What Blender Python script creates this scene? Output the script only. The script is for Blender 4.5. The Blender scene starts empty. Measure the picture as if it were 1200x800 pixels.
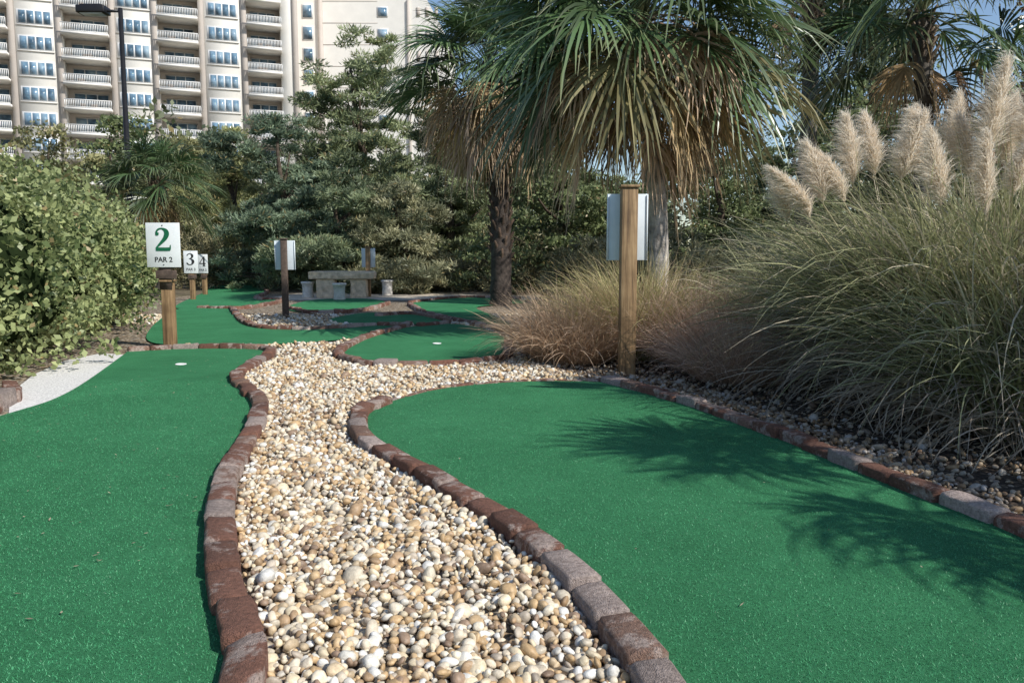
import bpy, bmesh, math, numpy as np
from mathutils import Vector, Matrix
from mathutils.geometry import tessellate_polygon
R_ = np.random.default_rng(11)
scene = bpy.context.scene
col = scene.collection

# ------------------------------------------------------------------ camera
H = 1.1; FP = 942.0; TH = math.atan(100/FP)
cd = bpy.data.cameras.new("camera"); cam = bpy.data.objects.new("camera", cd); col.objects.link(cam)
cam.location = (0,0,H); cam.rotation_euler = (math.pi/2-TH,0,0)
cd.sensor_width = 36; cd.lens = 36*FP/1200; cd.clip_end = 3000; cd.clip_start = 0.05
scene.camera = cam
def gp(u,v,z=0.0):
    """site survey: photo bearing -> metric position on the ground plane"""
    x=(u-600)/FP; y=(400-v)/FP
    d=np.array([x, math.cos(TH)+y*math.sin(TH), -math.sin(TH)+y*math.cos(TH)])
    t=(z-H)/d[2]
    return (d[0]*t, d[1]*t)
def xat(u,d): return (u-600)/FP*d*1.005
def zat(v,d): return H+(300-v)/FP*d

# ------------------------------------------------------------------ light
S = np.array([0.62,-0.45,0.66]); S/=np.linalg.norm(S)
w=bpy.data.worlds.new("World"); scene.world=w; w.use_nodes=True
nt=w.node_tree; bg=nt.nodes['Background']; sk=nt.nodes.new('ShaderNodeTexSky'); sk.sky_type='NISHITA'
sk.sun_disc=False; sk.sun_elevation=math.asin(S[2]); sk.sun_rotation=math.atan2(S[0],S[1]); sk.dust_density=.3; sk.ozone_density=2.0
nt.links.new(sk.outputs[0],bg.inputs[0]); bg.inputs[1].default_value=0.14
ld=bpy.data.lights.new("sun",'SUN'); ld.energy=5.0; ld.angle=math.radians(0.5); ld.color=(1,0.965,0.89)
lo=bpy.data.objects.new("sun",ld); col.objects.link(lo); lo.rotation_euler=Vector(S).to_track_quat('Z','Y').to_euler()
scene.view_settings.view_transform='Standard'; scene.view_settings.look='None'; scene.view_settings.exposure=0

# ------------------------------------------------------------------ helpers
def empty(name,loc=(0,0,0),rotz=0):
    o=bpy.data.objects.new(name,None); o.location=loc; o.rotation_euler=(0,0,rotz); o.empty_display_size=.2
    col.objects.link(o); return o
def mesh_obj(name,V,F,mats,colors=None,smooth=False,parent=None,mi=None):
    V=np.asarray(V,dtype=np.float32).reshape(-1,3)
    if not isinstance(F,list): F=[F]
    F=[np.asarray(f,dtype=np.int32) for f in F if len(f)]
    me=bpy.data.meshes.new(name)
    me.vertices.add(len(V)); me.vertices.foreach_set('co',V.ravel())
    lv=np.concatenate([f.ravel() for f in F]); tot=np.concatenate([np.full(len(f),f.shape[1],np.int32) for f in F])
    st=np.concatenate([[0],np.cumsum(tot)[:-1]]).astype(np.int32)
    me.loops.add(len(lv)); me.loops.foreach_set('vertex_index',lv)
    me.polygons.add(len(tot)); me.polygons.foreach_set('loop_start',st); me.polygons.foreach_set('loop_total',tot)
    if mi is not None: me.polygons.foreach_set('material_index',np.asarray(mi,np.int32))
    me.update(calc_edges=True)
    if smooth: me.polygons.foreach_set('use_smooth',np.ones(len(tot),bool))
    if colors is not None:
        C=np.ones((len(V),4),np.float32); C[:,:3]=np.asarray(colors).reshape(-1,3)
        a=me.color_attributes.new('Col','FLOAT_COLOR','POINT'); a.data.foreach_set('color',C.ravel())
    if not isinstance(mats,(list,tuple)): mats=[mats]
    for m in mats: me.materials.append(m)
    o=bpy.data.objects.new(name,me); col.objects.link(o)
    if parent: o.parent=parent
    return o
def unit(a): return a/np.maximum(np.linalg.norm(a,axis=-1,keepdims=True),1e-9)
def rdir(n):
    return unit(R_.normal(size=(n,3)))
def ribbons(P,W,side):
    N,K,_=P.shape
    if side.ndim==2: side=side[:,None,:]
    V=np.stack([P-side*W[...,None],P+side*W[...,None]],axis=2).reshape(-1,3)
    b=(np.arange(N)*K*2)[:,None]+(np.arange(K-1)*2)[None,:]
    F=np.stack([b,b+1,b+3,b+2],axis=-1).reshape(-1,4)
    return V,F
def rcol(C,K):
    if C.ndim==2: C=np.repeat(C[:,None,:],K,1)
    return np.repeat(C[:,:,None,:],2,2).reshape(-1,3)
def leafquads(C,A,B):
    V=np.stack([C-A,C+B-A*0.1,C+A,C-B-A*0.1],axis=1).reshape(-1,3)
    F=np.arange(len(C)*4).reshape(-1,4); return V,F
def tube(P,r,seg=10,cap=True):
    P=np.asarray(P,float); r=np.asarray(r,float); K=len(P)
    T=np.gradient(P,axis=0); T=unit(T)
    ref=np.array([1,0,0]) if abs(T[0][0])<.8 else np.array([0,1,0])
    a=unit(np.cross(T,ref)); b=np.cross(T,a)
    ang=np.linspace(0,2*math.pi,seg,endpoint=False)
    V=P[:,None]+r[:,None,None]*(np.cos(ang)[None,:,None]*a[:,None]+np.sin(ang)[None,:,None]*b[:,None])
    V=V.reshape(-1,3)
    F=[]
    for k in range(K-1):
        for j in range(seg):
            F.append((k*seg+j,k*seg+(j+1)%seg,(k+1)*seg+(j+1)%seg,(k+1)*seg+j))
    T3=[]
    if cap:
        V=np.vstack([V,P[-1:]+0]); n=len(V)-1
        T3=[((K-1)*seg+j,(K-1)*seg+(j+1)%seg,n) for j in range(seg)]
    return V,np.array(F),np.array(T3,dtype=int).reshape(-1,3)
class Acc:
    def __init__(s): s.V=[];s.F={};s.C=[];s.n=0
    def add(s,V,Fs,C=None):
        V=np.asarray(V,float).reshape(-1,3)
        if not isinstance(Fs,(list,tuple)): Fs=[Fs]
        for F in Fs:
            F=np.asarray(F)
            if len(F): s.F.setdefault(F.shape[1],[]).append(F+s.n)
        s.V.append(V); s.n+=len(V)
        if C is not None:
            C=np.asarray(C,float)
            if C.ndim==1: C=np.tile(C,(len(V),1))
            s.C.append(C)
    def box(s,c,d,C=None):
        c=np.array(c,float); d=np.array(d,float)/2
        V=np.array([[x,y,z] for x in(-1,1) for y in(-1,1) for z in(-1,1)])*d+c
        s.add(V,np.array([[0,1,3,2],[4,6,7,5],[0,4,5,1],[2,3,7,6],[0,2,6,4],[1,5,7,3]]),C)
    def obj(s,name,mat,parent=None,smooth=False):
        if not s.V: return None
        return mesh_obj(name,np.vstack(s.V),[np.vstack(f) for f in s.F.values()],mat,np.vstack(s.C) if s.C else None,smooth,parent)
def bevel(o,w=.006,seg=2):
    m=o.modifiers.new('b','BEVEL'); m.width=w; m.segments=seg; m.limit_method='ANGLE'

# ------------------------------------------------------------------ materials
def newmat(name):
    m=bpy.data.materials.new(name); m.use_nodes=True; t=m.node_tree
    return m,t,t.nodes,t.links,t.nodes['Principled BSDF']
def noise(N,L,scale,detail=4,rough=.55,vec=None,dims=None):
    n=N.new('ShaderNodeTexNoise'); n.inputs['Scale'].default_value=scale; n.inputs['Detail'].default_value=detail; n.inputs['Roughness'].default_value=rough
    if vec is not None: L.new(vec,n.inputs['Vector'])
    return n
def ramp(N,L,src,stops):
    r=N.new('ShaderNodeValToRGB'); e=r.color_ramp.elements
    e[0].position=stops[0][0]; e[0].color=(*stops[0][1],1)
    e[1].position=stops[-1][0]; e[1].color=(*stops[-1][1],1)
    for p,c in stops[1:-1]:
        x=e.new(p); x.color=(*c,1)
    L.new(src,r.inputs[0]); return r
def mixc(N,L,fac,a,b,mode='MIX'):
    m=N.new('ShaderNodeMix'); m.data_type='RGBA'; m.blend_type=mode
    if isinstance(fac,(int,float)): m.inputs[0].default_value=fac
    else: L.new(fac,m.inputs[0])
    for i,x in ((6,a),(7,b)):
        if isinstance(x,tuple): m.inputs[i].default_value=(*x,1)
        else: L.new(x,m.inputs[i])
    return m.outputs[2]
def bump(N,L,h,dist,strength=1.0):
    b=N.new('ShaderNodeBump'); b.inputs['Distance'].default_value=dist; b.inputs['Strength'].default_value=strength
    L.new(h,b.inputs['Height']); return b.outputs[0]
def objco(N): 
    return N.new('ShaderNodeTexCoord').outputs['Object']
def leafmat(name,trans=.3,rough=.5,spec=.3):
    m,t,N,L,P=newmat(name)
    a=N.new('ShaderNodeAttribute'); a.attribute_name='Col'
    L.new(a.outputs['Color'],P.inputs['Base Color']); P.inputs['Roughness'].default_value=rough; P.inputs['Specular IOR Level'].default_value=spec
    tr=N.new('ShaderNodeBsdfTranslucent'); L.new(a.outputs['Color'],tr.inputs[0])
    mx=N.new('ShaderNodeMixShader'); mx.inputs[0].default_value=trans
    L.new(P.outputs[0],mx.inputs[1]); L.new(tr.outputs[0],mx.inputs[2]); L.new(mx.outputs[0],N['Material Output'].inputs[0])
    return m
def colmat(name,rough=.7,nscale=40,namp=.35,bd=.003,spec=.3):
    m,t,N,L,P=newmat(name); a=N.new('ShaderNodeAttribute'); a.attribute_name='Col'
    c=objco(N); n=noise(N,L,nscale,5,.6,c)
    r=ramp(N,L,n.outputs[0],[(.3,(1-namp,)*3),(.7,(1+namp*.3,)*3)])
    L.new(mixc(N,L,1.0,a.outputs['Color'],r.outputs[0],'MULTIPLY'),P.inputs['Base Color'])
    P.inputs['Roughness'].default_value=rough; P.inputs['Specular IOR Level'].default_value=spec
    L.new(bump(N,L,n.outputs[0],bd),P.inputs['Normal']); return m
def plain(name,c,rough=.6,nscale=8,amp=.15,bd=0,metal=0,spec=.4):
    m,t,N,L,P=newmat(name); co=objco(N); n=noise(N,L,nscale,6,.6,co)
    r=ramp(N,L,n.outputs[0],[(.3,tuple(x*(1-amp) for x in c)),(.7,tuple(min(1,x*(1+amp)) for x in c))])
    L.new(r.outputs[0],P.inputs['Base Color']); P.inputs['Roughness'].default_value=rough; P.inputs['Metallic'].default_value=metal
    P.inputs['Specular IOR Level'].default_value=spec
    if bd: L.new(bump(N,L,n.outputs[0],bd),P.inputs['Normal'])
    return m
M_leaf=leafmat('foliage',.3,.45,.4); M_palm=leafmat('palm_leaf',.22,.34,.7); M_dry=leafmat('dry_blade',.3,.7,.1); M_plume=leafmat('plume',.5,.9,0)
M_bark=colmat('bark',.9,9,.6,.03)
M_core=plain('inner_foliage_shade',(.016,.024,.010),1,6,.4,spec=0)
M_peb=colmat('river_pebble',.5,70,.3,.002,.4)

# turf
m,t,N,L,P=newmat('turf'); M_turf=m; co=objco(N)
n1=noise(N,L,420,3,.7,co); n2=noise(N,L,1.3,5,.65,co); n3=noise(N,L,90,4,.7,co); n4=noise(N,L,9,4,.7,co)
r1=ramp(N,L,n1.outputs[0],[(.3,(.032,.155,.065)),(.55,(.052,.255,.108)),(.75,(.11,.37,.18))])
r2=ramp(N,L,n2.outputs[0],[(.3,(.76,.79,.77)),(.7,(1.12,1.07,1.08))])
r3=ramp(N,L,n3.outputs[0],[(.3,(.72,.72,.72)),(.7,(1.18,1.18,1.18))])
r4=ramp(N,L,n4.outputs[0],[(.3,(.90,.90,.90)),(.7,(1.06,1.05,1.06))])
c_=mixc(N,L,1.0,r1.outputs[0],r2.outputs[0],'MULTIPLY'); c_=mixc(N,L,1.0,c_,r3.outputs[0],'MULTIPLY'); c_=mixc(N,L,1.0,c_,r4.outputs[0],'MULTIPLY')
L.new(c_,P.inputs['Base Color']); P.inputs['Roughness'].default_value=.85; P.inputs['Specular IOR Level'].default_value=.15
ad=N.new('ShaderNodeMath'); ad.operation='ADD'; L.new(n1.outputs[0],ad.inputs[0]); L.new(n3.outputs[0],ad.inputs[1])
L.new(bump(N,L,ad.outputs[0],.006),P.inputs['Normal'])
# gravel sheet
def gravmat(name,cols,scale):
    m,t,N,L,P=newmat(name); co=objco(N)
    v=N.new('ShaderNodeTexVoronoi'); v.inputs['Scale'].default_value=scale; L.new(co,v.inputs['Vector'])
    sx=N.new('ShaderNodeSeparateColor'); L.new(v.outputs['Color'],sx.inputs[0])
    r=ramp(N,L,sx.outputs[0],list(zip((0,.35,.7,1),cols)))
    rd=ramp(N,L,v.outputs['Distance'],[(.25,(1,1,1)),(.7,(.3,.3,.3))])
    L.new(mixc(N,L,1.0,r.outputs[0],rd.outputs[0],'MULTIPLY'),P.inputs['Base Color']); P.inputs['Roughness'].default_value=.85
    iv=N.new('ShaderNodeMath'); iv.operation='SUBTRACT'; iv.inputs[0].default_value=1; L.new(v.outputs['Distance'],iv.inputs[1])
    L.new(bump(N,L,iv.outputs[0],.03),P.inputs['Normal']); return m
M_grav=gravmat('gravel',[(.16,.10,.055),(.36,.26,.16),(.52,.42,.30),(.66,.59,.49)],26)
M_mulch=gravmat('mulch',[(.025,.016,.010),(.055,.034,.020),(.085,.055,.034),(.20,.15,.10)],34)
# ground
m,t,N,L,P=newmat('ground'); M_gnd=m; co=objco(N)
n=noise(N,L,.35,6,.6,co); n2=noise(N,L,14,5,.7,co)
r=ramp(N,L,n.outputs[0],[(.35,(.13,.11,.06)),(.5,(.20,.15,.09)),(.65,(.09,.11,.04))])
r2=ramp(N,L,n2.outputs[0],[(.3,(.6,.6,.6)),(.7,(1.2,1.2,1.2))])
L.new(mixc(N,L,1.0,r.outputs[0],r2.outputs[0],'MULTIPLY'),P.inputs['Base Color']); P.inputs['Roughness'].default_value=.95
L.new(bump(N,L,n2.outputs[0],.05),P.inputs['Normal'])
# brick
m,t,N,L,P=newmat('brick_block'); M_brick=m; a=N.new('ShaderNodeAttribute'); a.attribute_name='Col'; co=objco(N)
n=noise(N,L,6,7,.7,co); n2=noise(N,L,60,5,.7,co); n3=noise(N,L,260,2,.5,co)
worn=ramp(N,L,n.outputs[0],[(.52,(0,0,0)),(.59,(.85,.85,.85))])
c_=mixc(N,L,worn.outputs[0],a.outputs['Color'],(.50,.40,.35)); 
r2=ramp(N,L,n2.outputs[0],[(.3,(.50,.47,.45)),(.65,(1.15,1.15,1.15))]); c_=mixc(N,L,1.0,c_,r2.outputs[0],'MULTIPLY')
L.new(c_,P.inputs['Base Color']); P.inputs['Roughness'].default_value=.85
ad=N.new('ShaderNodeMath'); ad.operation='ADD'; L.new(n2.outputs[0],ad.inputs[0]); L.new(n3.outputs[0],ad.inputs[1])
L.new(bump(N,L,ad.outputs[0],.012),P.inputs['Normal'])
# wood
m,t,N,L,P=newmat('treated_timber'); M_wood=m; co=objco(N); mp=N.new('ShaderNodeMapping'); mp.inputs['Scale'].default_value=(30,30,1.6); L.new(co,mp.inputs[0])
n=noise(N,L,1.0,6,.65,mp.outputs[0]); nk=noise(N,L,3.0,3,.6,co)
r=ramp(N,L,n.outputs[0],[(.3,(.09,.050,.025)),(.5,(.28,.175,.085)),(.7,(.42,.28,.15))]); rk=ramp(N,L,nk.outputs[0],[(.35,(.65,.62,.6)),(.6,(1.05,1.05,1.05))])
L.new(mixc(N,L,1.0,r.outputs[0],rk.outputs[0],'MULTIPLY'),P.inputs['Base Color']); P.inputs['Roughness'].default_value=.75
L.new(bump(N,L,n.outputs[0],.006),P.inputs['Normal'])
M_dwood=plain('dark_timber',(.10,.07,.055),.8,20,.4,.003)
M_sign=plain('sign_white_paint',(.78,.80,.80),.45,5,.06); M_signb=plain('sign_back_metal',(.66,.72,.76),.5,6,.08)
M_green=plain('sign_green_paint',(.01,.13,.06),.5,20,.1)
M_dark=plain('sign_dark_lettering',(.03,.03,.03),.5,20,.1)
M_stone=plain('tan_stone',(.66,.52,.37),.85,9,.3,.02); M_conc=plain('pale_concrete',(.66,.63,.59),.85,14,.2,.004)
M_metal=plain('dark_bronze_metal',(.012,.012,.014),.45,5,.2)

# ------------------------------------------------------------------ ground layers
def sheet(name,x0,x1,y0,y1,z,mat):
    return mesh_obj(name,[(x0,y0,z),(x1,y0,z),(x1,y1,z),(x0,y1,z)],np.array([[0,1,2,3]]),mat)
sheet('ground',-1500,1500,-1500,1500,0,M_gnd)
def smooth(pts,n=8,closed=False):
    P=np.array(pts,float); out=[]; m_=len(P)
    rng=range(m_ if closed else m_-1)
    for i in rng:
        if closed: p0,p1,p2,p3=P[(i-1)%m_],P[i],P[(i+1)%m_],P[(i+2)%m_]
        else: p0,p1,p2,p3=P[max(i-1,0)],P[i],P[i+1],P[min(i+2,m_-1)]
        for k in range(n):
            t_=k/n
            out.append(.5*((2*p1)+(-p0+p2)*t_+(2*p0-5*p1+4*p2-p3)*t_**2+(-p0+3*p1-3*p2+p3)*t_**3))
    if not closed: out.append(P[-1])
    return np.array(out)
def poly_sheet(name,pts,z,mat,parent=None):
    V=[Vector((p[0],p[1],z)) for p in pts]; T=tessellate_polygon([V])
    T=np.array([t if ((V[t[1]]-V[t[0]]).cross(V[t[2]]-V[t[0]])).z>0 else (t[0],t[2],t[1]) for t in T])
    return mesh_obj(name,np.array(V),T,mat,parent=parent)
sheet('gravel_bed',-9,10,-4,31,.005,M_grav)
mulch_poly=smooth([(2.2,-1),(2.25,1.5),(2.18,3.2),(2.0,4.4),(1.75,5.8),(1.35,6.9),(.75,7.5),(.15,8.4),(.2,9.6),(1.0,11.2),(.9,14),(1.0,17.5),(3,20),(9,20),(9.5,8),(9,-1)],8,True)
poly_sheet('mulch_bed',mulch_poly,.010,M_mulch)

ZG=.024
L_border=[gp(*p) for p in [(150,414),(200,411),(255,410),(300,411),(318,415),(306,426),(286,438),(277,449),(292,462),(305,480),(299,505),(272,558),(259,620),(265,690),(285,800)]]+[(-.63,1.3),(-.57,.5),(-.55,-1.2)]
Lc=smooth(L_border)
R_border=[(.55,-1.2),(.52,.5),(.44,1.35)]+[gp(*p) for p in [(760,800),(700,718),(640,658),(560,602),(490,560),(436,528),(419,505),(426,487),(455,474)]]
Rc=smooth(R_border)
R_top=smooth([gp(*p) for p in [(455,474),(500,461),(560,453),(640,449),(712,450)]])
R_right=smooth([gp(*p) for p in [(708,450),(800,475),(900,511),(1000,551),(1100,591),(1200,632)]]+[(2.12,2.2),(2.2,1),(2.2,-1.2)])
greens=[]
left_poly=np.vstack([Lc,[(-7,-1.2)],[(-6,3)],smooth([gp(-60,505),gp(14,487),gp(85,460),gp(150,414)])[:-1]])
right_poly=np.vstack([Rc,R_top[1:],R_right[1:]])
mid_poly=smooth([gp(*p) for p in [(398,416),(425,401),(468,387),(520,381),(565,386),(596,402),(590,422),(540,428),(470,430),(420,427)]],8,True)
g3=smooth([gp(*p) for p in [(172,394),(190,374),(215,362),(270,360),(282,372),(300,384),(350,386),(420,383),(470,384),(455,392),(400,400),(330,405),(240,407),(185,405)]],8,True)
g4=smooth([gp(*p) for p in [(335,362),(370,352),(430,351),(452,356),(425,364),(370,368)]],8,True)
g5=smooth([gp(*p) for p in [(205,361),(238,344),(255,335),(300,334),(312,343),(300,352),(330,352),(290,360),(250,362)]],8,True)
g6=smooth([gp(*p) for p in [(385,376),(430,368),(485,369),(525,378),(500,382),(460,380),(420,382)]],8,True)
g7=smooth([gp(*p) for p in [(485,356),(540,350),(600,351),(615,356),(560,361),(580,372),(600,384),(560,380),(510,370)]],8,True)
polys=[left_poly,right_poly,mid_poly,g3,g4,g5,g6,g7]
gobj=[]
for i,p in enumerate(polys):
    gobj.append(poly_sheet('mini_golf_green',p,ZG+ .0005*i,M_turf))
white_patch=[gp(*p) for p in [(10,492),(85,462),(152,417),(118,415),(75,424),(40,440),(12,462)]]
M_white=plain('crushed_white_stone',(.70,.68,.65),.9,60,.3,.01)
poly_sheet('white_stone_patch',white_patch,.012,M_white)

# ------------------------------------------------------------------ brick borders
def brick_border(line,wid=.112,hgt=.075,Lb=.27,name='brick_border',z0=0,sc=1):
    line=np.asarray(line); seg=np.linalg.norm(np.diff(line,axis=0),axis=1); s=np.concatenate([[0],np.cumsum(seg)]); T=s[-1]
    acc=Acc(); pos=0
    b=.012*sc; w2=wid/2; h=hgt
    while pos<T-.06:
        ln=min(Lb*R_.uniform(.80,1.15),T-pos)
        ss=np.array([.004,.016,ln*.25,ln*.5,ln*.75,ln-.016,ln-.004])+pos
        inset=np.array([.009,0,0,0,0,0,.009])
        dz=R_.uniform(-.009,.009); dn=R_.normal()*.006; tilt=R_.normal()*.005; pit=R_.normal()*.004
        x=np.interp(ss,s,line[:,0]); y=np.interp(ss,s,line[:,1]); tx=np.gradient(x,ss); ty=np.gradient(y,ss); tn=np.hypot(tx,ty)+1e-9
        nx,ny=-ty/tn,tx/tn
        Vs=[]
        for k in range(7):
            i_=inset[k]; W=w2-i_; Ht=h-i_+dz+pit*(k-3)/3
            prof=[(-W,-.02),(-W,Ht-b),(-W+b,Ht),(0,Ht+.002),(W-b,Ht),(W,Ht-b),(W,-.02)]
            for (a_,z_) in prof:
                j=R_.normal()*.0022
                Vs.append((x[k]+nx[k]*(a_+dn+j),y[k]+ny[k]*(a_+dn+j),z_+tilt*a_/w2+j))
        Fq=[]
        for k in range(6):
            for j in range(6):
                Fq.append((k*7+j,(k+1)*7+j,(k+1)*7+j+1,k*7+j+1))
        t0=[(0,j,j+1) for j in range(1,6)]; t1=[(42,42+j+1,42+j) for j in range(1,6)]
        g=R_.uniform(); base=np.array((.225,.105,.070)) if g<.66 else (np.array((.30,.18,.13)) if g<.86 else np.array((.46,.37,.33)))
        base=base*R_.uniform(.75,1.2)
        acc.add(np.array(Vs),[np.array(Fq),np.array(t0+t1)],base)
        pos+=ln
    return acc.obj(name,M_brick,smooth=False)
borders=[Lc,Rc,R_right]
for l in borders: brick_border(l)
brick_border(R_top,wid=.07,hgt=.035)
def bl(pts,**k):
    l=smooth([gp(*p) for p in pts]); borders.append(l); brick_border(l,**k)
bl([(596,404),(592,422),(545,429),(470,431),(420,428),(397,417),(424,400),(466,387),(480,382)])
bl([(272,362),(280,374),(300,385),(350,388),(400,386),(440,383),(480,384)],wid=.12)
bl([(335,362),(370,368),(425,365),(455,357)])
bl([(480,358),(500,369),(540,378),(596,392),(625,398)])
bl([(480,356),(540,350),(610,351)])
bl([(232,362),(290,362),(332,353),(300,351),(313,343),(302,334)])
bl([(440,372),(485,370),(525,379),(490,384)])
bl([(-30,492),(12,474),(14,462)],hgt=.12)

# ------------------------------------------------------------------ pebbles
def pip(X,Y,poly):
    inside=np.zeros(len(X),bool); n=len(poly); j=n-1
    for i in range(n):
        xi,yi=poly[i]; xj,yj=poly[j]
        if yi!=yj:
            c=((yi>Y)!=(yj>Y))&(X<(xj-xi)*(Y-yi)/(yj-yi)+xi); inside^=c
        j=i
    return inside
def ico(sub):
    bm=bmesh.new(); bmesh.ops.create_icosphere(bm,subdivisions=sub,radius=1)
    V=np.array([v.co[:] for v in bm.verts]); F=np.array([[v.index for v in f.verts] for f in bm.faces]); bm.free(); return V,F
pal=np.array([(.76,.66,.51),(.66,.51,.33),(.82,.77,.67),(.56,.38,.20),(.50,.42,.33),(.85,.82,.76),(.68,.48,.27),(.32,.22,.15),(.74,.63,.48),(.78,.65,.45),(.46,.31,.18),(.80,.71,.55)])
def pebbles(y0,y1,sp,size,sub,layers=(0,),keepx=.70,acc=None):
    V0,F0=ico(sub)
    for ly in layers:
        xm=keepx*y1
        gx=np.arange(-xm,xm,sp); gy=np.arange(y0,y1,sp); X,Y=np.meshgrid(gx,gy); X=X.ravel()+R_.uniform(-.5,.5,X.size)*sp; Y=Y.ravel()+R_.uniform(-.5,.5,Y.size)*sp
        k=(np.abs(X)<keepx*Y+.3)
        X,Y=X[k],Y[k]
        if ly: 
            k=R_.uniform(size=len(X))<.5; X,Y=X[k],Y[k]
        k=np.ones(len(X),bool)
        for p in polys: k&=~pip(X,Y,p)
        k&=~pip(X,Y,np.array(white_patch))
        k&=~((X<-3.2)&(Y<8.5))
        k&=~((X<-4.2)&(Y<13))
        X,Y=X[k],Y[k]
        for b in borders:
            bb=b[(b[:,1]>y0-.5)&(b[:,1]<y1+.5)]
            if len(bb)<2: continue
            q=np.vstack([np.linspace(bb[i],bb[i+1],4,endpoint=False) for i in range(len(bb)-1)])
            kk=np.ones(len(X),bool)
            for s0 in range(0,len(X),4000):
                d=np.min((X[s0:s0+4000,None]-q[None,:,0])**2+(Y[s0:s0+4000,None]-q[None,:,1])**2,axis=1); kk[s0:s0+4000]=d>.062**2
            X,Y=X[kk],Y[kk]
        mb=pip(X+R_.normal(size=len(X))*.10,Y+R_.normal(size=len(X))*.10,mulch_poly)
        kk=(~mb)|(R_.uniform(size=len(X))<.16); X,Y=X[kk],Y[kk]
        n=len(X)
        mound=.010*np.sin(X*7+1)*np.cos(Y*5)+.008*np.sin(X*17+Y*11)
        sz=size*np.exp(R_.normal(size=n)*.30)*(1.08 if ly else .95)
        Z=.012+mound+ly*size*.75+sz*.15+R_.uniform(-.3,.3,n)*size
        sc=np.stack([sz,sz*R_.uniform(.55,.95,n),sz*R_.uniform(.4,.7,n)],1)
        q=R_.normal(size=(n,4)); q[:,1:3]*=.35; q=unit(q)
        ww,x,y,z=q.T
        Rm=np.stack([1-2*(y*y+z*z),2*(x*y-z*ww),2*(x*z+y*ww),2*(x*y+z*ww),1-2*(x*x+z*z),2*(y*z-x*ww),2*(x*z-y*ww),2*(y*z+x*ww),1-2*(x*x+y*y)],1).reshape(n,3,3)
        W=V0[None]*sc[:,None]
        ph=R_.uniform(0,6,(n,1,3)); W=W*(1+.19*np.sin(V0[None]*2.6+ph))
        W=np.einsum('nij,nvj->nvi',Rm,W)+np.stack([X,Y,Z],1)[:,None]
        C=pal[R_.integers(0,len(pal),n)]*R_.uniform(.74,1.10,(n,1))
        rightbed_shade=(X>.35)&(X>2.6-.28*Y)&(Y>1.5)
        C[rightbed_shade]=C[rightbed_shade]*np.array((.52,.49,.48))  # pebble colours darkened to paint in the shade over the right bed
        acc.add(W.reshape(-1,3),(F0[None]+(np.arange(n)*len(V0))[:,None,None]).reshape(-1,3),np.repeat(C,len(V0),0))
acc=Acc()
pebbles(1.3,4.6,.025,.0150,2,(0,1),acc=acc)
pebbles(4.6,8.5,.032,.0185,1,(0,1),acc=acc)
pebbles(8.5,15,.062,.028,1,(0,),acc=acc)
acc.obj('gravel',M_peb,smooth=True)

# turf fibres near the camera (denser close by, thinning out smoothly)
def fibres(poly,n,par,name):
    x0,x1=poly[:,0].min(),poly[:,0].max()
    X=R_.uniform(max(x0,-3.6),min(x1,3.6),n); Y=1.4+5.5*R_.uniform(0,1,n)**1.9; k=pip(X,Y,poly)&(np.abs(X)<.68*Y+.2); X,Y=X[k],Y[k]; n=len(X)
    b=np.stack([X,Y,np.full(n,ZG)],1); a=R_.uniform(0,6.28,n); s=np.stack([np.cos(a),np.sin(a),0*a],1)*.0013
    tip=b+np.stack([R_.normal(size=n)*.004,R_.normal(size=n)*.004,R_.uniform(.003,.008,n)],1)
    V=np.stack([b-s,b+s,tip],1).reshape(-1,3)
    C=np.array((.070,.325,.145))*R_.uniform(.55,1.5,(n,1))+np.array((.03,.03,.03))*R_.uniform(0,1,(n,1))
    mesh_obj(name,V,np.arange(n*3).reshape(-1,3),M_leaf,np.repeat(C,3,0),parent=par)
fibres(left_poly,230000,gobj[0],'turf_fibres'); fibres(right_poly,230000,gobj[1],'turf_fibres')

# fallen leaves / debris
n=2600; X=R_.uniform(-3.5,4,n); Y=R_.uniform(1.8,11,n)
lp_=pip(X,Y,left_poly); rp_=pip(X,Y,right_poly); mp_=pip(X,Y,mulch_poly)
k=(lp_&(X<-1.5+.08*Y)&(R_.uniform(size=n)<.7))|(rp_&(R_.uniform(size=n)<.04))|(mp_&(R_.uniform(size=n)<.95))
cc=np.stack([X,Y,np.where(lp_|rp_,ZG+.010,.03)],1)[k]; n=len(cc); ms=mp_[k][:,None]
A=rdir(n)*np.array([1,1,.2]); A=unit(A); B=unit(np.cross(A,[0,0,1.]))
V,F=leafquads(cc,A*R_.uniform(.005,.014,(n,1))*(1+1.8*ms),B*R_.uniform(.002,.005,(n,1))*(1+1.0*ms))
mesh_obj('fallen_leaves',V,F,M_dry,np.repeat(np.array((.5,.42,.3))*R_.uniform(.4,1.3,(n,1)),4,0))

# golf cups
def cup(u,v):
    x,y=gp(u,v); ang=np.linspace(0,2*math.pi,32,endpoint=False); 
    prof=[(.054,ZG+.004),(.053,ZG+.010),(.046,ZG+.010),(.045,ZG+.005)]
    V=[]; 
    for r,z in prof: V+= [(x+r*math.cos(a),y+r*math.sin(a),z) for a in ang]
    F=[(k*32+j,k*32+(j+1)%32,(k+1)*32+(j+1)%32,(k+1)*32+j) for k in range(3) for j in range(32)]
    e=empty('golf_hole_cup')
    mesh_obj('rim',V,np.array(F),M_sign,parent=e)
    mesh_obj('bowl',[(x+.046*math.cos(a),y+.046*math.sin(a),ZG+.0055) for a in ang],np.array([list(range(32))]),M_conc,parent=e)
cup(212,430); cup(512,405)

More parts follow.
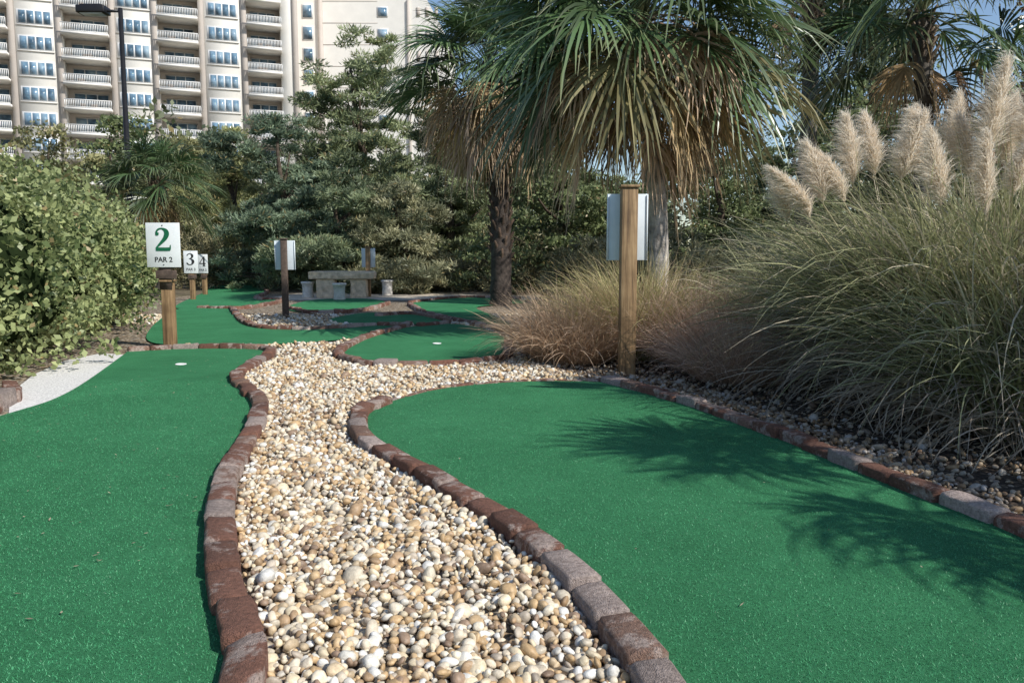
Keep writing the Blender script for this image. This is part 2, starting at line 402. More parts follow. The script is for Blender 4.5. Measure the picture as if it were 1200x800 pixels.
# ------------------------------------------------------------------ vegetation
def foliage(name,base,ells,nclump,lper,cr,leafL,leafW,cd_,cl_,trunk=None,style='broad',core=0,zmin=.04,flat=.7,mat=None,limbs=14,csh=.55):
    e=empty(name,(base[0],base[1],0)); ells=np.array(ells,float)
    vol=ells[:,3]*ells[:,4]*ells[:,5]; vol=vol**.75; idx=R_.choice(len(ells),nclump,p=vol/vol.sum()); E=ells[idx]
    d=rdir(nclump); rad=R_.uniform(0,1,nclump)**.28
    rad*=1+.16*np.sin(d[:,0]*5+d[:,2]*7+idx)+.1*R_.normal(size=nclump)
    Cc=E[:,:3]+d*E[:,3:6]*rad[:,None]
    k=Cc[:,2]>zmin; Cc=Cc[k]; nclump=len(Cc)
    shade=R_.uniform(0,1,nclump)
    ci=np.repeat(np.arange(nclump),lper); n=len(ci)
    dd=rdir(n); crr=cr*R_.uniform(.6,1.4,nclump)
    rr=R_.uniform(.15,1,n)**.6
    P_=Cc[ci]+dd*(crr[ci]*rr)[:,None]*np.array([1,1,flat])
    k=P_[:,2]>zmin; P_=P_[k]; dd=dd[k]; ci=ci[k]; n=len(ci)
    if style=='needle':
        A=unit(dd+np.array([0,0,.35])+.45*R_.normal(size=(n,3)))
    else:
        A=unit(dd*.5+R_.normal(size=(n,3))*.7)
    B=unit(np.cross(A,rdir(n)))
    s=R_.uniform(.6,1.3,(n,1))
    V,F=leafquads(P_,A*leafL*.5*s,B*leafW*.5*s)
    f=np.clip(shade[ci]*csh+R_.uniform(0,1,n)*(1.05-csh),0,1)[:,None]
    C=np.array(cd_)*(1-f)+np.array(cl_)*f
    odd=R_.uniform(size=n)<.04; C[odd]=np.array((.36,.28,.13))*R_.uniform(.5,1.2,(odd.sum(),1))
    mesh_obj('leaves',V,F,mat or M_leaf,np.repeat(C,4,0),parent=e)
    if trunk:
        acc=Acc(); top=ells[:,2].max(); r=trunk
        cx=ells[:,0].mean(); cy=ells[:,1].mean()
        K=8; tt=np.linspace(0,1,K); P=np.stack([cx*tt+.12*np.sin(tt*5),cy*tt+.1*np.cos(tt*4)-.1,tt*top*1.0-.05],1)
        V,F4,F3=tube(P,r*(1.15-tt*.95)); acc.add(V,[F4,F3],(.10,.075,.055))
        for q in R_.choice(nclump,min(limbs,nclump),replace=False):
            t0=np.clip(Cc[q,2]/(top*1.05)*.75,.15,.9); p0=np.array([np.interp(t0,tt,P[:,j]) for j in range(3)]); p1=Cc[q]
            mid=(p0+p1)/2+np.array([0,0,-.08*np.linalg.norm(p1-p0)])
            V,F4,F3=tube(np.array([p0,mid,p1]),np.array([r*.4,r*.25,r*.07]),6); acc.add(V,[F4,F3],(.10,.075,.055))
        acc.obj('trunk',M_bark,e,True)
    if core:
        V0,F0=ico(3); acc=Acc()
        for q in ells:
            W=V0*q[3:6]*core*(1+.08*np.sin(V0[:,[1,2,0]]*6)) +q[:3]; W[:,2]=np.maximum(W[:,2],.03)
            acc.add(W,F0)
        acc.obj('shade_core',M_core,e,True)  # solid dark blobs inside the foliage, their colour standing in for inner shade
    return e

# hedge on the left: lumpy run of shrubs
ell=[]
for i in range(15):
    y=2.9+i*.95
    edge=-4.20 if y<8 else -4.20-(y-8)*.30
    if y>12.3: edge=-5.49-(y-12.3)*.60
    x=edge-1.15+R_.uniform(-.12,.12)
    hh=1.22 if y<9 else 1.12
    ell.append((x,y,.95+R_.uniform(-.08,.05),1.15+R_.uniform(-.15,.14),.85,hh+R_.uniform(-.12,.18)))
    ell.append((x-1.0,y,1.02,1.2,.9,1.24+R_.uniform(-.1,.15)))
    ell.append((x+R_.uniform(.2,.6),y+R_.uniform(-.4,.4),R_.uniform(.45,1.5),.55,.55,.5))
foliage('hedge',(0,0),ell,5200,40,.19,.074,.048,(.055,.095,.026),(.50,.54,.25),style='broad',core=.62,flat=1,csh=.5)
def pxpos(u,d): return (xat(u,d),d)

def tree_e(h,rx,ry=None,low=.25,n=5,seed=0):
    ry=ry or rx; out=[]
    for i in range(n):
        f=i/(n-1) if n>1 else .5
        z=h*(low+(1-low)*f*.86); rr=rx*(1-.62*f**1.3)
        out.append((R_.normal()*rx*.28,R_.normal()*ry*.2,z,rr,rr*ry/rx,h*(1-low)/n*.8))
    return out
PD=(.028,.052,.024); PL=(.44,.49,.26)  # dark leaf tone deepened to stand in for shadow inside the crowns
def pine(u,d,top,wpx,cd_=PD,cl_=PL,low=.12,n=7,nc=330,name='pine_tree',lp=150,cr=.40,style='needle',LL=.21,LW=.042):
    h=zat(top,d); rx=wpx/2/FP*d
    return foliage(name,pxpos(u,d),tree_e(h,rx,low=low,n=n),nc,lp,cr*d/28,LL*d/28,LW*d/28,cd_,cl_,trunk=.10+h*.012,style=style,flat=.42,csh=.75)
pine(445,31,50,220,nc=520)
pine(340,27,132,165,nc=320,cd_=(.02,.045,.03),cl_=(.33,.42,.27))
pine(525,28,105,150,nc=330)
pine(285,34,155,140,nc=240,cl_=(.50,.50,.22))
pine(395,25,200,160,nc=300,low=.05,cl_=(.36,.42,.24))
pine(480,25,215,150,nc=300,low=.05,cl_=(.54,.52,.32))
pine(600,33,60,200,nc=420)
pine(240,38,190,140,nc=280,cl_=(.44,.45,.19))
OD=(.028,.045,.020); OL=(.27,.32,.14)
def oak(u,d,top,wpx,nc=260,cd_=OD,cl_=OL,low=.1,name='live_oak_tree'):
    return pine(u,d,top,wpx,cd_,cl_,low=low,n=6,nc=nc,name=name,lp=85,cr=.5,style='broad',LL=.15,LW=.08)
oak(660,24,150,210,nc=340); oak(840,21,170,190); oak(925,23,60,170,nc=330); oak(1020,18,120,190,nc=300); oak(1130,16,130,190,nc=300); oak(1230,15,90,170,nc=280)
oak(760,26,150,200)
oak(1010,25,-20,150,nc=330)
YL=(.42,.40,.19)
oak(60,46,150,170,cl_=YL); oak(140,50,138,140); oak(215,44,158,120,cl_=YL); oak(-30,44,150,150); oak(0,30,175,140,cl_=YL); oak(110,30,205,110,cl_=(.38,.40,.17))
# reddish small tree at far right
foliage('crape_myrtle_tree',pxpos(1215,13),tree_e(5.6,.9,low=.45,n=4),110,50,.25,.09,.06,(.12,.06,.04),(.40,.22,.12),trunk=.07)
# understory shrubs
SD=(.07,.07,.035); SL=(.46,.42,.24)
for (u,d,top,wp) in [(470,27,285,110),(560,25,290,110),(640,23,275,110),(520,29,270,120),(700,20,270,110),(860,15,275,110),(620,28,240,120),(930,13,260,120),(280,30,290,90),(420,29,280,90),(770,17,260,140),(215,27,250,90)]:
    h=zat(top,d); rx=wp/2/FP*d
    foliage('shrub',pxpos(u,d),[(0,0,h*.45,rx,rx*.8,h*.5),(rx*.6,.2,h*.35,rx*.7,rx*.6,h*.4),(-rx*.6,-.1,h*.35,rx*.7,rx*.6,h*.42)],140,65,.28,.13,.035,SD,SL,style='needle',flat=.8)
# distant tree mass
ell=[]
for i in range(46):
    a=-95+i*4.4; ell.append((a,62+10*math.sin(i*1.7)+abs(a)*-.15,3.5,4,4,5.2+1.6*math.sin(i*2.3)))
foliage('tree_line',(0,0),ell,2600,40,1.2,.5,.3,(.03,.045,.022),(.24,.27,.14),style='broad',flat=.7)

# palms -----------------------------------------------------------------
Zv=np.array([0,0,1.])
def fronds(acc,C,n,R,Lp,e0,e1,dead,wmul=1.0,nb=34):
    for i in range(n):
        az=(i*2.39996+R_.uniform(-.3,.3)); e=math.radians(e0+(e1-e0)*((i+.5)/n)**(.8)+R_.uniform(-7,7))
        d0=np.array([math.cos(az)*math.cos(e),math.sin(az)*math.cos(e),math.sin(e)])
        lp=Lp*R_.uniform(.70,1.12); Rr=R*R_.uniform(.82,1.12)
        K=5; t=np.linspace(0,1,K)[:,None]; gk=(.30 if not dead else .35)
        Pp=C+d0*.08+d0*lp*t-Zv*gk*lp*t**2
        f=unit(d0-Zv*2*gk*.9); 
        if dead: f=unit(f-Zv*.5)
        s=np.cross(f,Zv); 
        if np.linalg.norm(s)<.2: s=np.array([math.sin(az),-math.cos(az),0])
        s=unit(s); roll=R_.normal()*.4; nn=np.cross(s,f); s,nn=s*math.cos(roll)+nn*math.sin(roll),nn*math.cos(roll)-s*math.sin(roll)
        if dead: cb=np.array((.60,.42,.25))*R_.uniform(.35,1.2); cb[2]*=R_.uniform(.7,1.3); cp=np.array((.36,.27,.15))
        else:
            cb=np.array((.085,.145,.058))*R_.uniform(.5,1.5); 
            if e<0 and R_.uniform()<.3: cb=np.array((.24,.21,.10))
            cp=np.array((.18,.20,.10))
        side=np.tile(unit(s),(1,1))
        V,F=ribbons(Pp[None],np.array([[.022,.018,.015,.013,.010]]),side); acc.add(V,F,np.tile(cp,(len(V),1)))
        V,F=ribbons(Pp[None],np.array([[.012,.010,.010,.008,.006]]),unit(np.cross(side,f))); acc.add(V,F,np.tile(cp,(len(V),1)))
        am=math.radians(112 if not dead else 75); al=np.linspace(-am,am,nb)+R_.normal(size=nb)*.02
        ca,sa=np.cos(al)[:,None],np.sin(al)[:,None]
        dr=unit(ca*f+sa*s+nn*(.30 if not dead else .5)*np.abs(sa))
        o=Pp[-1]+f*Rr*.22*np.clip(ca,0,1)
        Ln=Rr*(.72+.28*np.cos(al))*R_.uniform(.85,1.08,nb)
        K=6; t=np.linspace(0,1,K)
        k=(R_.uniform(.22,.6,nb) if not dead else R_.uniform(.3,.8,nb))
        Pb=o[:,None]+dr[:,None]*(Ln[:,None]*t)[...,None]*(1-.25*k[:,None,None]*t[None,:,None]**2)-Zv*(k*Ln)[:,None,None]*(t**2.3)[None,:,None]
        Pb+=R_.normal(size=Pb.shape)*(.025 if dead else .010)*t[None,:,None]
        Wd=np.array([.35,.9,1,.8,.5,.08])[None]*(.0175*Rr*wmul*(1 if not dead else 1.1))*np.ones((nb,1))
        sb=unit(-sa*f+ca*s+.4*R_.normal(size=(nb,1))*nn)
        V,F=ribbons(Pb,Wd,sb)
        Cc=cb*R_.uniform(.75,1.25,(nb,1)); Cc=np.repeat(Cc[:,None],K,1)
        tipc=np.array((.40,.37,.21)) if not dead else np.array((.70,.56,.40)); ft=(t**4*.55)[None,:,None]
        Cc=Cc*(1-ft)+tipc*ft
        acc.add(V,F,rcol(Cc,K))
def palm(base,crown,R,Lp,nl,nd,tr,tcol,boots=False,name='palm_tree',emin=-35,nb=34,skirt=(-88,-35),dR=.62,dL=.55,ddrop=.10):
    e=empty(name); base=np.array([base[0],base[1],-.05]); crown=np.array(crown,float)
    K=26; t=np.linspace(0,1,K); P=base+(crown-base)*t[:,None]; bend=np.array([.10,.0,0])*np.sin(t*math.pi)[:,None]; P=P+bend
    r=tr*(1.12-.2*t+.25*np.exp(-t*14)); r*=1+.05*np.sin(t*90)+.03*R_.normal(size=K)
    acc=Acc(); V,F4,F3=tube(P,r,16); V=V+R_.normal(size=V.shape)*.006
    C=np.tile(tcol,(len(V),1))*np.repeat(np.append(R_.uniform(.7,1.2,K),1),[16]*K+[1])[:,None]; acc.add(V,[F4,F3],C)
    nbt=120 if boots else 36; t0=.2 if boots else .84
    for i in range(nbt):
        tt=t0+(1-t0)*i/nbt; p=np.array([np.interp(tt,t,P[:,j]) for j in range(3)]); a=i*2.4
        d=np.array([math.cos(a),math.sin(a),0]); pp=p+d*tr*.8
        q=np.array([pp,pp+d*.06+Zv*.10,pp+d*.13+Zv*.20]); V,F4,F3=tube(q,np.array([.05,.035,.022])*(tr/.17),6)
        acc.add(V,[F4,F3],np.array(tcol)*R_.uniform(.6,1.5)*np.array([1.1,.95,.8]))
    acc.obj('trunk',M_bark,e,True)
    acc=Acc(); fronds(acc,crown,nl,R,Lp,emin,82,False,nb=nb); acc.obj('fronds',M_palm,e)
    if nd:
        acc=Acc(); fronds(acc,crown-np.array([0,0,ddrop]),nd,R*dR,Lp*dL,skirt[0],skirt[1],True,nb=28); acc.obj('dead_fronds',M_dry,e)
    return e
# main palm
d=11.0; palm((xat(772,d),d),(xat(742,d),d,zat(42,d)),1.25,1.25,88,50,.125,(.46,.41,.36),skirt=(-70,16),emin=-30,dR=.68,dL=.74)
d=17.9; palm((xat(587,d),d),(xat(574,d),d,zat(88,d)),1.25,1.3,58,54,.20,(.085,.066,.055),boots=True,skirt=(-82,8),emin=-12,dR=.74,dL=.62,ddrop=.22)
d=13.5; palm((xat(1070,d),d),(xat(1060,d),d,zat(30,d)),1.2,1.15,46,8,.14,(.16,.14,.12))
d=16; palm((xat(930,d),d),(xat(935,d),d,zat(-30,d)),1.2,1.2,42,8,.15,(.16,.14,.12))
d=22; palm((xat(192,d),d),(xat(192,d),d,zat(215,d)),.95,.85,44,12,.14,(.12,.10,.08),emin=-30)
# palm outside the frame whose fans shade the putting green
palm((4.85,2.0),(4.8,2.0,2.75),.95,.95,26,0,.14,(.14,.12,.10))

# grasses ---------------------------------------------------------------
def grass(n,c,rb,L0,L1,th0,th1,c0,c1,w,parent,name,K=9,curl=.25,mat=M_dry,bias=None,dryf=0,dryc=(.4,.3,.2)):
    a=R_.uniform(0,2*math.pi,n); rr=rb*np.sqrt(R_.uniform(0,1,n))
    base=np.stack([c[0]+rr*np.cos(a),c[1]+rr*np.sin(a),np.full(n,.0)],1)
    az=a+R_.normal(size=n)*.9; L=R_.uniform(L0,L1,n)
    frac=rr/rb
    ts=np.radians(R_.uniform(2,14,n)+frac*th0); te=np.radians(th1*(.45+.55*frac)+R_.normal(size=n)*30)
    t=np.linspace(0,1,K); th=ts[:,None]+(te-ts)[:,None]*t[None]**R_.uniform(1.0,3.2,(n,1)); azs=az[:,None]+curl*R_.normal(size=(n,1))*t[None]*2
    dl=(L/(K-1))[:,None,None]; D=np.stack([np.sin(th)*np.cos(azs),np.sin(th)*np.sin(azs),np.cos(th)],-1)
    P=base[:,None]+np.concatenate([np.zeros((n,1,3)),np.cumsum(D[:,:-1]*dl,1)],1)
    P[...,2]=np.maximum(P[...,2],.02)
    side=unit(np.stack([-np.sin(az),np.cos(az),R_.normal(size=n)*.4],1)+.3*R_.normal(size=(n,3)))
    W=np.interp(t,[0,.3,.8,1],[.7,1,.6,.05])[None]*w*R_.uniform(.6,1.4,(n,1))
    V,F=ribbons(P,W,side)
    f=R_.uniform(0,1,(n,1)); C=np.array(c0)*(1-f)+np.array(c1)*f
    dm=R_.uniform(size=n)<dryf; C[dm]=np.array(dryc)*R_.uniform(.4,1.25,(dm.sum(),1))
    C=np.repeat(C[:,None],K,1); tp=(t**2*.35)[None,:,None]; C=C*(1-tp)+np.array(dryc)*tp
    mesh_obj(name,V,F,mat,rcol(C,K),parent=parent); return P
def pampas(c,nb,rb,hL,plumes):
    e=empty('pampas_grass')
    grass(nb,c,rb,hL*.70,hL*1.22,28,126,(.10,.14,.05),(.46,.48,.23),.0060,e,'blades',K=11,dryf=.26,dryc=(.62,.54,.40))
    grass(nb//2,c,rb*1.05,hL*.5,hL*1.0,55,165,(.15,.12,.09),(.52,.46,.36),.0058,e,'dry_blades',K=12,dryf=.6,dryc=(.48,.41,.33),curl=.7)
    acc=Acc(); st=Acc()
    for (px_,py_,zb,zt,wd,lean) in plumes:
        top=np.array([px_+lean,py_+R_.normal()*.04,zt]); bot=np.array([px_,py_,zb]); root=np.array([c[0]+(px_-c[0])*.4,c[1]+(py_-c[1])*.4,0])
        V,F4,F3=tube(np.array([root,(root+bot)/2+[0,0,.1],bot,top]),np.array([.007,.006,.005,.002]),6); st.add(V,[F4,F3],(.52,.46,.3))
        n=2200; u=R_.uniform(0,1,n); 
        ln_=(top-bot); p0=bot+ln_*u[:,None]+np.array([lean*.9,0,-abs(lean)*.4])*(u**2)[:,None]
        env=np.interp(u,[0,.12,.35,.7,1],[.25,.75,1,.7,.22]); env*=1+.25*np.sin(u*31+px_*9)
        a=R_.uniform(0,6.28,n)
        rad=wd*1.15*env*R_.uniform(.15,1.3,n); out=np.stack([np.cos(a),np.sin(a),0*a],1)
        ax=unit(ln_); Ls=R_.uniform(.07,.22,n)
        K=5; t=np.linspace(0,1,K)
        P=p0[:,None]+out[:,None]*(rad[:,None]*t**.8)[...,None]+ax*(Ls[:,None]*(t-.35*t**3))[...,None]+np.array([-.06,0,-.03])*(t**3)[None,:,None]*R_.uniform(0,1,(n,1,1))+R_.normal(size=(n,1,3))*.012*(t**2)[None,:,None]
        W=np.array([.5,1,1,.7,.1])[None]*.0019*np.ones((n,1)); V,F=ribbons(P,W,rdir(n))
        C=np.array((.97,.88,.75))*R_.uniform(.75,1.03,(n,1)); acc.add(V,F,rcol(C,K))
    acc.obj('plumes',M_plume,e); st.obj('stems',M_dry,e)
def pl(u,v0,v1,d,wpx,lean=0):
    return (xat(u,d),d,zat(v1,d),zat(v0,d),wpx/2/FP*d,lean)
pampas((3.75,6.0),8600,.88,1.85,[pl(1142,90,190,5.6,48,.03),pl(1186,95,185,5.6,44,.05),pl(1202,105,200,5.9,38,.05),pl(1146,175,255,5.0,28,0),pl(1094,168,245,5.1,36,-.04),pl(1074,145,215,5.6,34,-.06),pl(1104,125,190,5.8,30,.03),pl(1046,148,215,5.6,40,.06),pl(1056,140,205,6.0,30,.03),pl(1016,148,210,5.9,34,-.03),pl(992,150,220,5.7,36,-.03),pl(983,190,240,5.6,26,-.09),pl(958,180,240,5.6,36,-.06),pl(944,205,258,5.6,30,-.15),pl(918,222,262,5.7,24,-.05),pl(1165,130,200,5.8,34,.02),pl(1128,150,215,5.7,28,-.05),pl(1175,175,235,5.1,26,.05)])
pampas((3.3,4.9),3400,.55,1.25,[])
pampas((3.2,7.6),2200,.6,1.45,[])
# fountain / muhly grass round the sign
e=empty('fountain_grass'); grass(3600,(xat(755,8.6),8.6),.42,.8,1.4,35,105,(.26,.26,.10),(.60,.57,.27),.0036,e,'blades',dryf=.25,dryc=(.64,.48,.32))
e=empty('fountain_grass'); grass(4200,(xat(840,8.0),8.0),.50,.7,1.15,45,100,(.54,.36,.27),(.78,.60,.48),.0027,e,'blades',dryf=.3,dryc=(.74,.57,.46))
e=empty('fountain_grass'); grass(3200,(xat(672,8.3),8.3),.38,.55,1.05,45,110,(.48,.32,.20),(.74,.56,.40),.0028,e,'blades',dryf=.4,dryc=(.70,.53,.38))
e=empty('fountain_grass'); grass(2600,(xat(870,6.9),6.9),.34,.45,.85,45,110,(.46,.31,.23),(.68,.52,.41),.0027,e,'blades',dryf=.4,dryc=(.64,.49,.39))

# ------------------------------------------------------------------ signs
def stroke(pts,cap=0):
    P=smooth([(p[0],p[1],p[2]) for p in pts],6); xy=P[:,:2]; w=P[:,2]; T=unit(np.gradient(xy,axis=0)); Nn=np.stack([-T[:,1],T[:,0]],1)
    V=np.stack([xy-Nn*w[:,None],xy+Nn*w[:,None]],1).reshape(-1,2); b=np.arange(len(P)-1)*2
    return V,np.stack([b,b+1,b+3,b+2],1)
def digit(kind,cx,cz,y,hh,parent,mat):
    if kind=='2':
        S_=[[(.07,.74,.02),(.09,.84,.035),(.17,.94,.035),(.29,.965,.035),(.42,.88,.075),(.455,.73,.09),(.39,.55,.08),(.24,.35,.055),(.08,.16,.03),(.05,.11,.02)],[(.04,.075,.075),(.2,.075,.075),(.42,.075,.075),(.55,.08,.075)],[(.54,.02,.03),(.565,.12,.025),(.575,.26,.015)],[(.05,.74,.055),(.10,.74,.07),(.17,.74,.05)]]
    elif kind=='3':
        S_=[[(.05,.80,.04),(.15,.93,.035),(.29,.965,.035),(.42,.85,.08),(.41,.68,.07),(.30,.57,.035),(.2,.54,.03)],[(.2,.54,.03),(.33,.51,.04),(.45,.38,.09),(.46,.22,.09),(.36,.06,.045),(.2,.03,.035),(.07,.12,.05),(.05,.2,.05)]]
    else:
        S_=[[(.42,.02,.07),(.42,.5,.07),(.42,.98,.07)],[(.40,.97,.035),(.2,.6,.035),(.03,.3,.035)],[(.02,.28,.045),(.3,.28,.045),(.58,.28,.045)],[(.3,.03,.03),(.42,.03,.03),(.55,.03,.03)]]
    acc=Acc()
    for i,s_ in enumerate(S_):
        V,F=stroke(s_); acc.add(np.stack([cx+(V[:,0]-.3)*hh*1.2,np.full(len(V),y-.0004*i),cz+(V[:,1]-.5)*hh],1),F)
    acc.obj('numeral',mat,parent)
def text(s_,cx,cz,y,size,parent,mat):
    c=bpy.data.curves.new('lettering','FONT'); c.body=s_; c.size=size; c.align_x='CENTER'; c.align_y='CENTER'; c.extrude=.0005; c.offset=size*.02
    c.materials.append(mat); o=bpy.data.objects.new('lettering',c); col.objects.link(o); o.location=(cx,y,cz); o.rotation_euler=(math.pi/2,0,0); o.parent=parent
def hole_sign(u,vb,v0,v1,wpx,ptop,pw,facing,num=None,wood=M_wood,rz=0):
    x,d=gp(u,vb); e=empty('mini_golf_hole_sign',(x,d,0),rz)
    zt=zat(v0,d); zb=zat(v1,d); W=wpx/FP*d
    a=Acc(); zp=zat(ptop,d); a.box((0,0,zp/2-.1),(pw,pw,zp+.2)); o=a.obj('post',wood,e); bevel(o,.008)
    a=Acc(); a.box((0,0,zp+.012),(pw+.03,pw+.03,.024)); o=a.obj('post_cap',wood,e); bevel(o,.006)
    yf=-(pw/2+.012) if facing else (pw/2+.012)
    a=Acc(); a.box((0,yf,(zt+zb)/2),(W,.018,zt-zb)); o=a.obj('panel',M_sign if facing else M_signb,e); bevel(o,.004)
    a=Acc(); 
    for zz in (zt-.03,zb+.03):
        V,F4,F3=tube(np.array([(0,yf-.009,zz),(0,yf-.016,zz)]),np.array([.007,.006]),10); a.add(V,[F4,F3])
    a.obj('bolts',M_metal,e)
    if not facing:
        a=Acc()
        for s_ in(-1,1): a.box((s_*(W/2-.009),yf-.014,(zt+zb)/2),(.012,.012,(zt-zb)-.02))
        a.obj('edge_trim',M_signb,e)
    if facing and ptop>v1:
        a=Acc(); a.box((0,yf+.02,(zp+zb)/2+.02),(W*.35,.02,zb-zp+.22)); a.obj('bracket',M_dwood,e)
        a=Acc(); a.box((.02,-pw/2-.014,zb-.085),(W*.62,.018,.10)); o=a.obj('plaque',M_dwood,e); bevel(o,.004)
    if num:
        hh=(zt-zb); digit(num[0],0,(zt+zb)/2+hh*.13,yf-.0135,hh*.52,e,num[2]); text(num[1],0,zb+hh*.17,yf-.0105,hh*.16,e,M_dark)
    return e
hole_sign(200,408,262,313,39,330,.125,True,('2','PAR 2',M_green))
hole_sign(226.5,352,294,320,16,322,.11,True,('3','PAR 3',M_dark),rz=math.radians(4))
hole_sign(240.5,346,298,320,12,322,.11,True,('4','PAR 2',M_dark),rz=math.radians(-6))
hole_sign(335,372,282,316,24,281,.10,False,wood=M_dwood)
hole_sign(432,348,291,313,16,290,.12,False)
hole_sign(734,440,228,305,48,222,.145,False)

# ------------------------------------------------------------------ stone bench, stools
x,d=gp(402,349); e=empty('stone_bench',(x,d,0),math.radians(4))
def slab(name,c,dim,mat,par,amp=.02,bw=.03):
    bm=bmesh.new(); bmesh.ops.create_cube(bm,size=1); bmesh.ops.scale(bm,vec=dim,verts=bm.verts)
    bmesh.ops.subdivide_edges(bm,edges=bm.edges,cuts=5,use_grid_fill=True)
    for v_ in bm.verts: v_.co+=Vector(R_.normal(size=3)*amp*.4)
    me=bpy.data.meshes.new(name); bm.to_mesh(me); bm.free(); me.materials.append(mat); o=bpy.data.objects.new(name,me); o.location=c; o.parent=par; col.objects.link(o)
    m_=o.modifiers.new('s','SUBSURF'); m_.levels=1; m_.render_levels=1; return o
slab('bench_top',(0,0,.60),(1.72,.55,.20),M_stone,e,.03)
slab('support_1',(-.42,0,.25),(.5,.5,.52),M_stone,e,.04); slab('support_2',(.42,.05,.25),(.42,.45,.52),M_stone,e,.04)
def stool(u,v):
    x,d=gp(u,v); a=Acc(); V,F4,F3=tube(np.array([(x,d,-.02),(x,d,.03),(x,d,.2),(x,d,.37),(x,d,.38),(x,d,.42),(x,d,.43),(x,d,.43001)]),np.array([.13,.15,.135,.15,.175,.175,.165,.02]),20); a.add(V,[F4,F3]); a.obj('concrete_stool',M_conc,None,True)
stool(361,349); stool(398,352); stool(454,346)
sheet('sand_patio',gp(330,347)[0],gp(590,347)[0]+1,gp(400,352)[1],27.5,.011,plain('pale_sand',(.56,.48,.38),.95,12,.3,.02))

# ------------------------------------------------------------------ street lamp
d=23.; e=empty('street_lamp',(xat(160,d),d,0))
a=Acc(); zt=zat(22,d); V,F4,F3=tube(np.array([(0,0,0),(0,0,.3),(0,0,.31),(0,0,zt)]),np.array([.16,.16,.085,.06]),12); a.add(V,[F4,F3]); a.box((-.32,0,zt-.08),(.6,.06,.06)); a.obj('pole',M_metal,e,False)
a=Acc(); a.box((-.75,0,zt-.06),(.78,.42,.20)); a.box((-.75,0,zt+.05),(.6,.34,.05)); o=a.obj('lamp_head',M_metal,e); bevel(o,.03)
a=Acc(); a.box((-.75,0,zt-.168),(.6,.32,.012)); a.obj('lens',M_signb,e)

# ------------------------------------------------------------------ towers
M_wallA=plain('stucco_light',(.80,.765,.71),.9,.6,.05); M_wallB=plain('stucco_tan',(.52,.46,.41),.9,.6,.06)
M_rail=plain('white_railing',(.80,.79,.77),.6,5,.04); M_frame=plain('window_frame',(.74,.74,.74),.5,3,.05)
m,t,N,L,P=newmat('window_glass'); M_glass=m; co=objco(N); n=noise(N,L,.45,3,.6,co)
r=ramp(N,L,n.outputs[0],[(.35,(.05,.09,.13)),(.5,(.14,.24,.34)),(.65,(.30,.40,.48))]); L.new(r.outputs[0],P.inputs['Base Color']); P.inputs['Roughness'].default_value=.08; P.inputs['Specular IOR Level'].default_value=.8
A=np.array([-64.,100.]); B=np.array([-31.,112.]); ang=math.atan2(B[1]-A[1],B[0]-A[0])
e=empty('apartment_tower',(A[0],A[1],0),ang)
FH=3.05; NF=21
wl=Acc();wt=Acc();rc=Acc();sl=Acc();rl=Acc();gl=Acc();fr=Acc();fu=Acc()
segs=[('b',-20.5,-15.2),('w',-15.2,-9.6),('b',-9.6,-5.2+0),('w',-5.2,-2.6),('b',-2.6,3.0),('w',3.0,8.8),('b',8.8,14.1),('w',14.1,19.7),('b',19.7,24.6),('w',24.6,30.6),('b',30.6,35.0),('p',35.0,37.2)]
Ht=NF*FH+1.5
wt.box((8.3,9.5,Ht/2-.2),(57.4,14,Ht-.4))
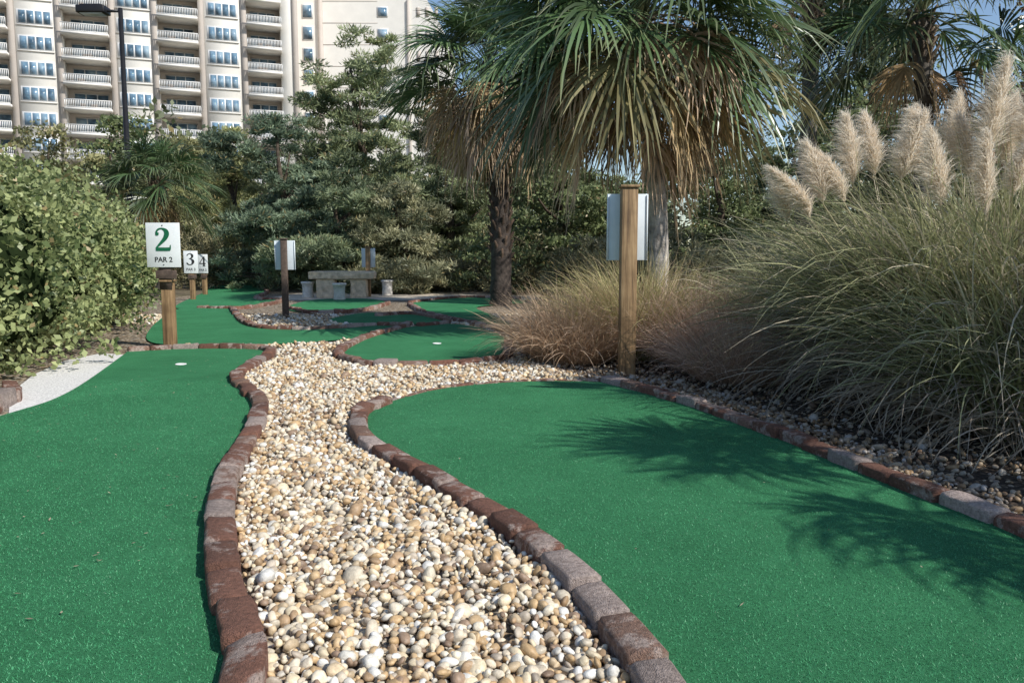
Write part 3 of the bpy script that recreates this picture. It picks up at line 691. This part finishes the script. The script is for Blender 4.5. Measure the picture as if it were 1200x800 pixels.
for k,x0,x1 in segs:
    cx=(x0+x1)/2; W=x1-x0
    if k in 'wp':
        wl.box((cx,1.25,Ht/2),(W,2.5,Ht))
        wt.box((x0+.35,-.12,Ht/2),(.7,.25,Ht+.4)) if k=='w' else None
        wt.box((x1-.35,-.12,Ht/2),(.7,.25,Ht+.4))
    for f in range(NF):
        z=1.0+f*FH
        if k=='w':
            ww=min(W-2.0,3.6)
            nwin=4
            fr.box((cx,-.02,z+1.65),(ww+.24,.12,1.75))
            for q in range(nwin):
                gl.box((cx-ww/2+(q+.5)*ww/nwin,-.07,z+1.65),(ww/nwin-.16,.06,1.5))
            wl.box((cx,-.06,z+.68),(ww+.4,.22,.12))
        elif k=='b':
            sl.box((cx,.55,z),(W-.01,3.6,.28))
            rl.box((cx,-1.16,z+1.12),(W-.05,.08,.09)); rl.box((cx,-1.16,z+.24),(W-.05,.07,.08))
            nb=int(W/.19)
            for q in range(nb+1): rl.box((x0+.04+q*(W-.08)/nb,-1.16,z+.68),(.075,.05,.82))
            fr.box((cx,2.45,z+1.35),(W*.75,.1,2.3)); 
            for q in range(3): gl.box((cx-W*.25+q*W*.25,2.40,z+1.32),(W*.25-.14,.08,2.1))
            if R_.uniform()<.6: fu.box((cx+R_.uniform(-1.2,1.2),.2,z+.5),(.6,.6,.75)); fu.box((cx+R_.uniform(-1.2,1.2),.9,z+.55),(.8,.7,.8))
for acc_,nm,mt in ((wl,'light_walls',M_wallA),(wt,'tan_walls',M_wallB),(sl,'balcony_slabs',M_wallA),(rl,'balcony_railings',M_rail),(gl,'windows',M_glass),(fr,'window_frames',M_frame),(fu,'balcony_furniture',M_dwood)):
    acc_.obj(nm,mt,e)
# second building with raked end
e=empty('apartment_building',(-31.0,121,0),0)
th_=lambda v:zat(v,121)
pts=[(-6,0),(21.6,0),(21.6,th_(55)),(17.8,th_(0)),(14.3,th_(0)+8),(-6,th_(0)+8)]
n=len(pts); V=[(p[0],0,p[1]) for p in pts]+[(p[0],16,p[1]) for p in pts]
bm=bmesh.new(); vs=[bm.verts.new(v_) for v_ in V]; bm.faces.new(vs[:n]); bm.faces.new(vs[n:][::-1])
for i in range(n): bm.faces.new((vs[i],vs[i+n],vs[(i+1)%n+n],vs[(i+1)%n]))
bmesh.ops.recalc_face_normals(bm,faces=bm.faces); me=bpy.data.meshes.new('walls'); bm.to_mesh(me); bm.free(); me.materials.append(M_wallA); o=bpy.data.objects.new('walls',me); col.objects.link(o); o.parent=e
a=Acc(); g=Acc(); b_=Acc(); 
for f in range(15):
    z=1.2+f*FH
    g.box((1.3,-.08,z+1.6),(1.3,.1,1.7)); a.box((1.3,-.02,z+1.6),(1.6,.1,2.0))
    b_.box((7.5,-.02,z-.02),(8.0,.05,.06))
    if z<36:
        g.box((12.2,-.08,z+1.5),(1.3,.1,1.2)); a.box((12.2,-.02,z+1.5),(1.55,.1,1.45)); 
        for q in range(3): b_.box((17.4+q*1.3,-.05,z+1.5),(.5,.1,1.3))
b_.box((3.2,-.2,23),(.6,.4,46)); b_.box((16.0,-.15,19),(.4,.3,38))
g.obj('windows',M_glass,e); a.obj('window_frames',M_frame,e); b_.obj('trim',M_wallB,e)
print('objects',len(bpy.data.objects))
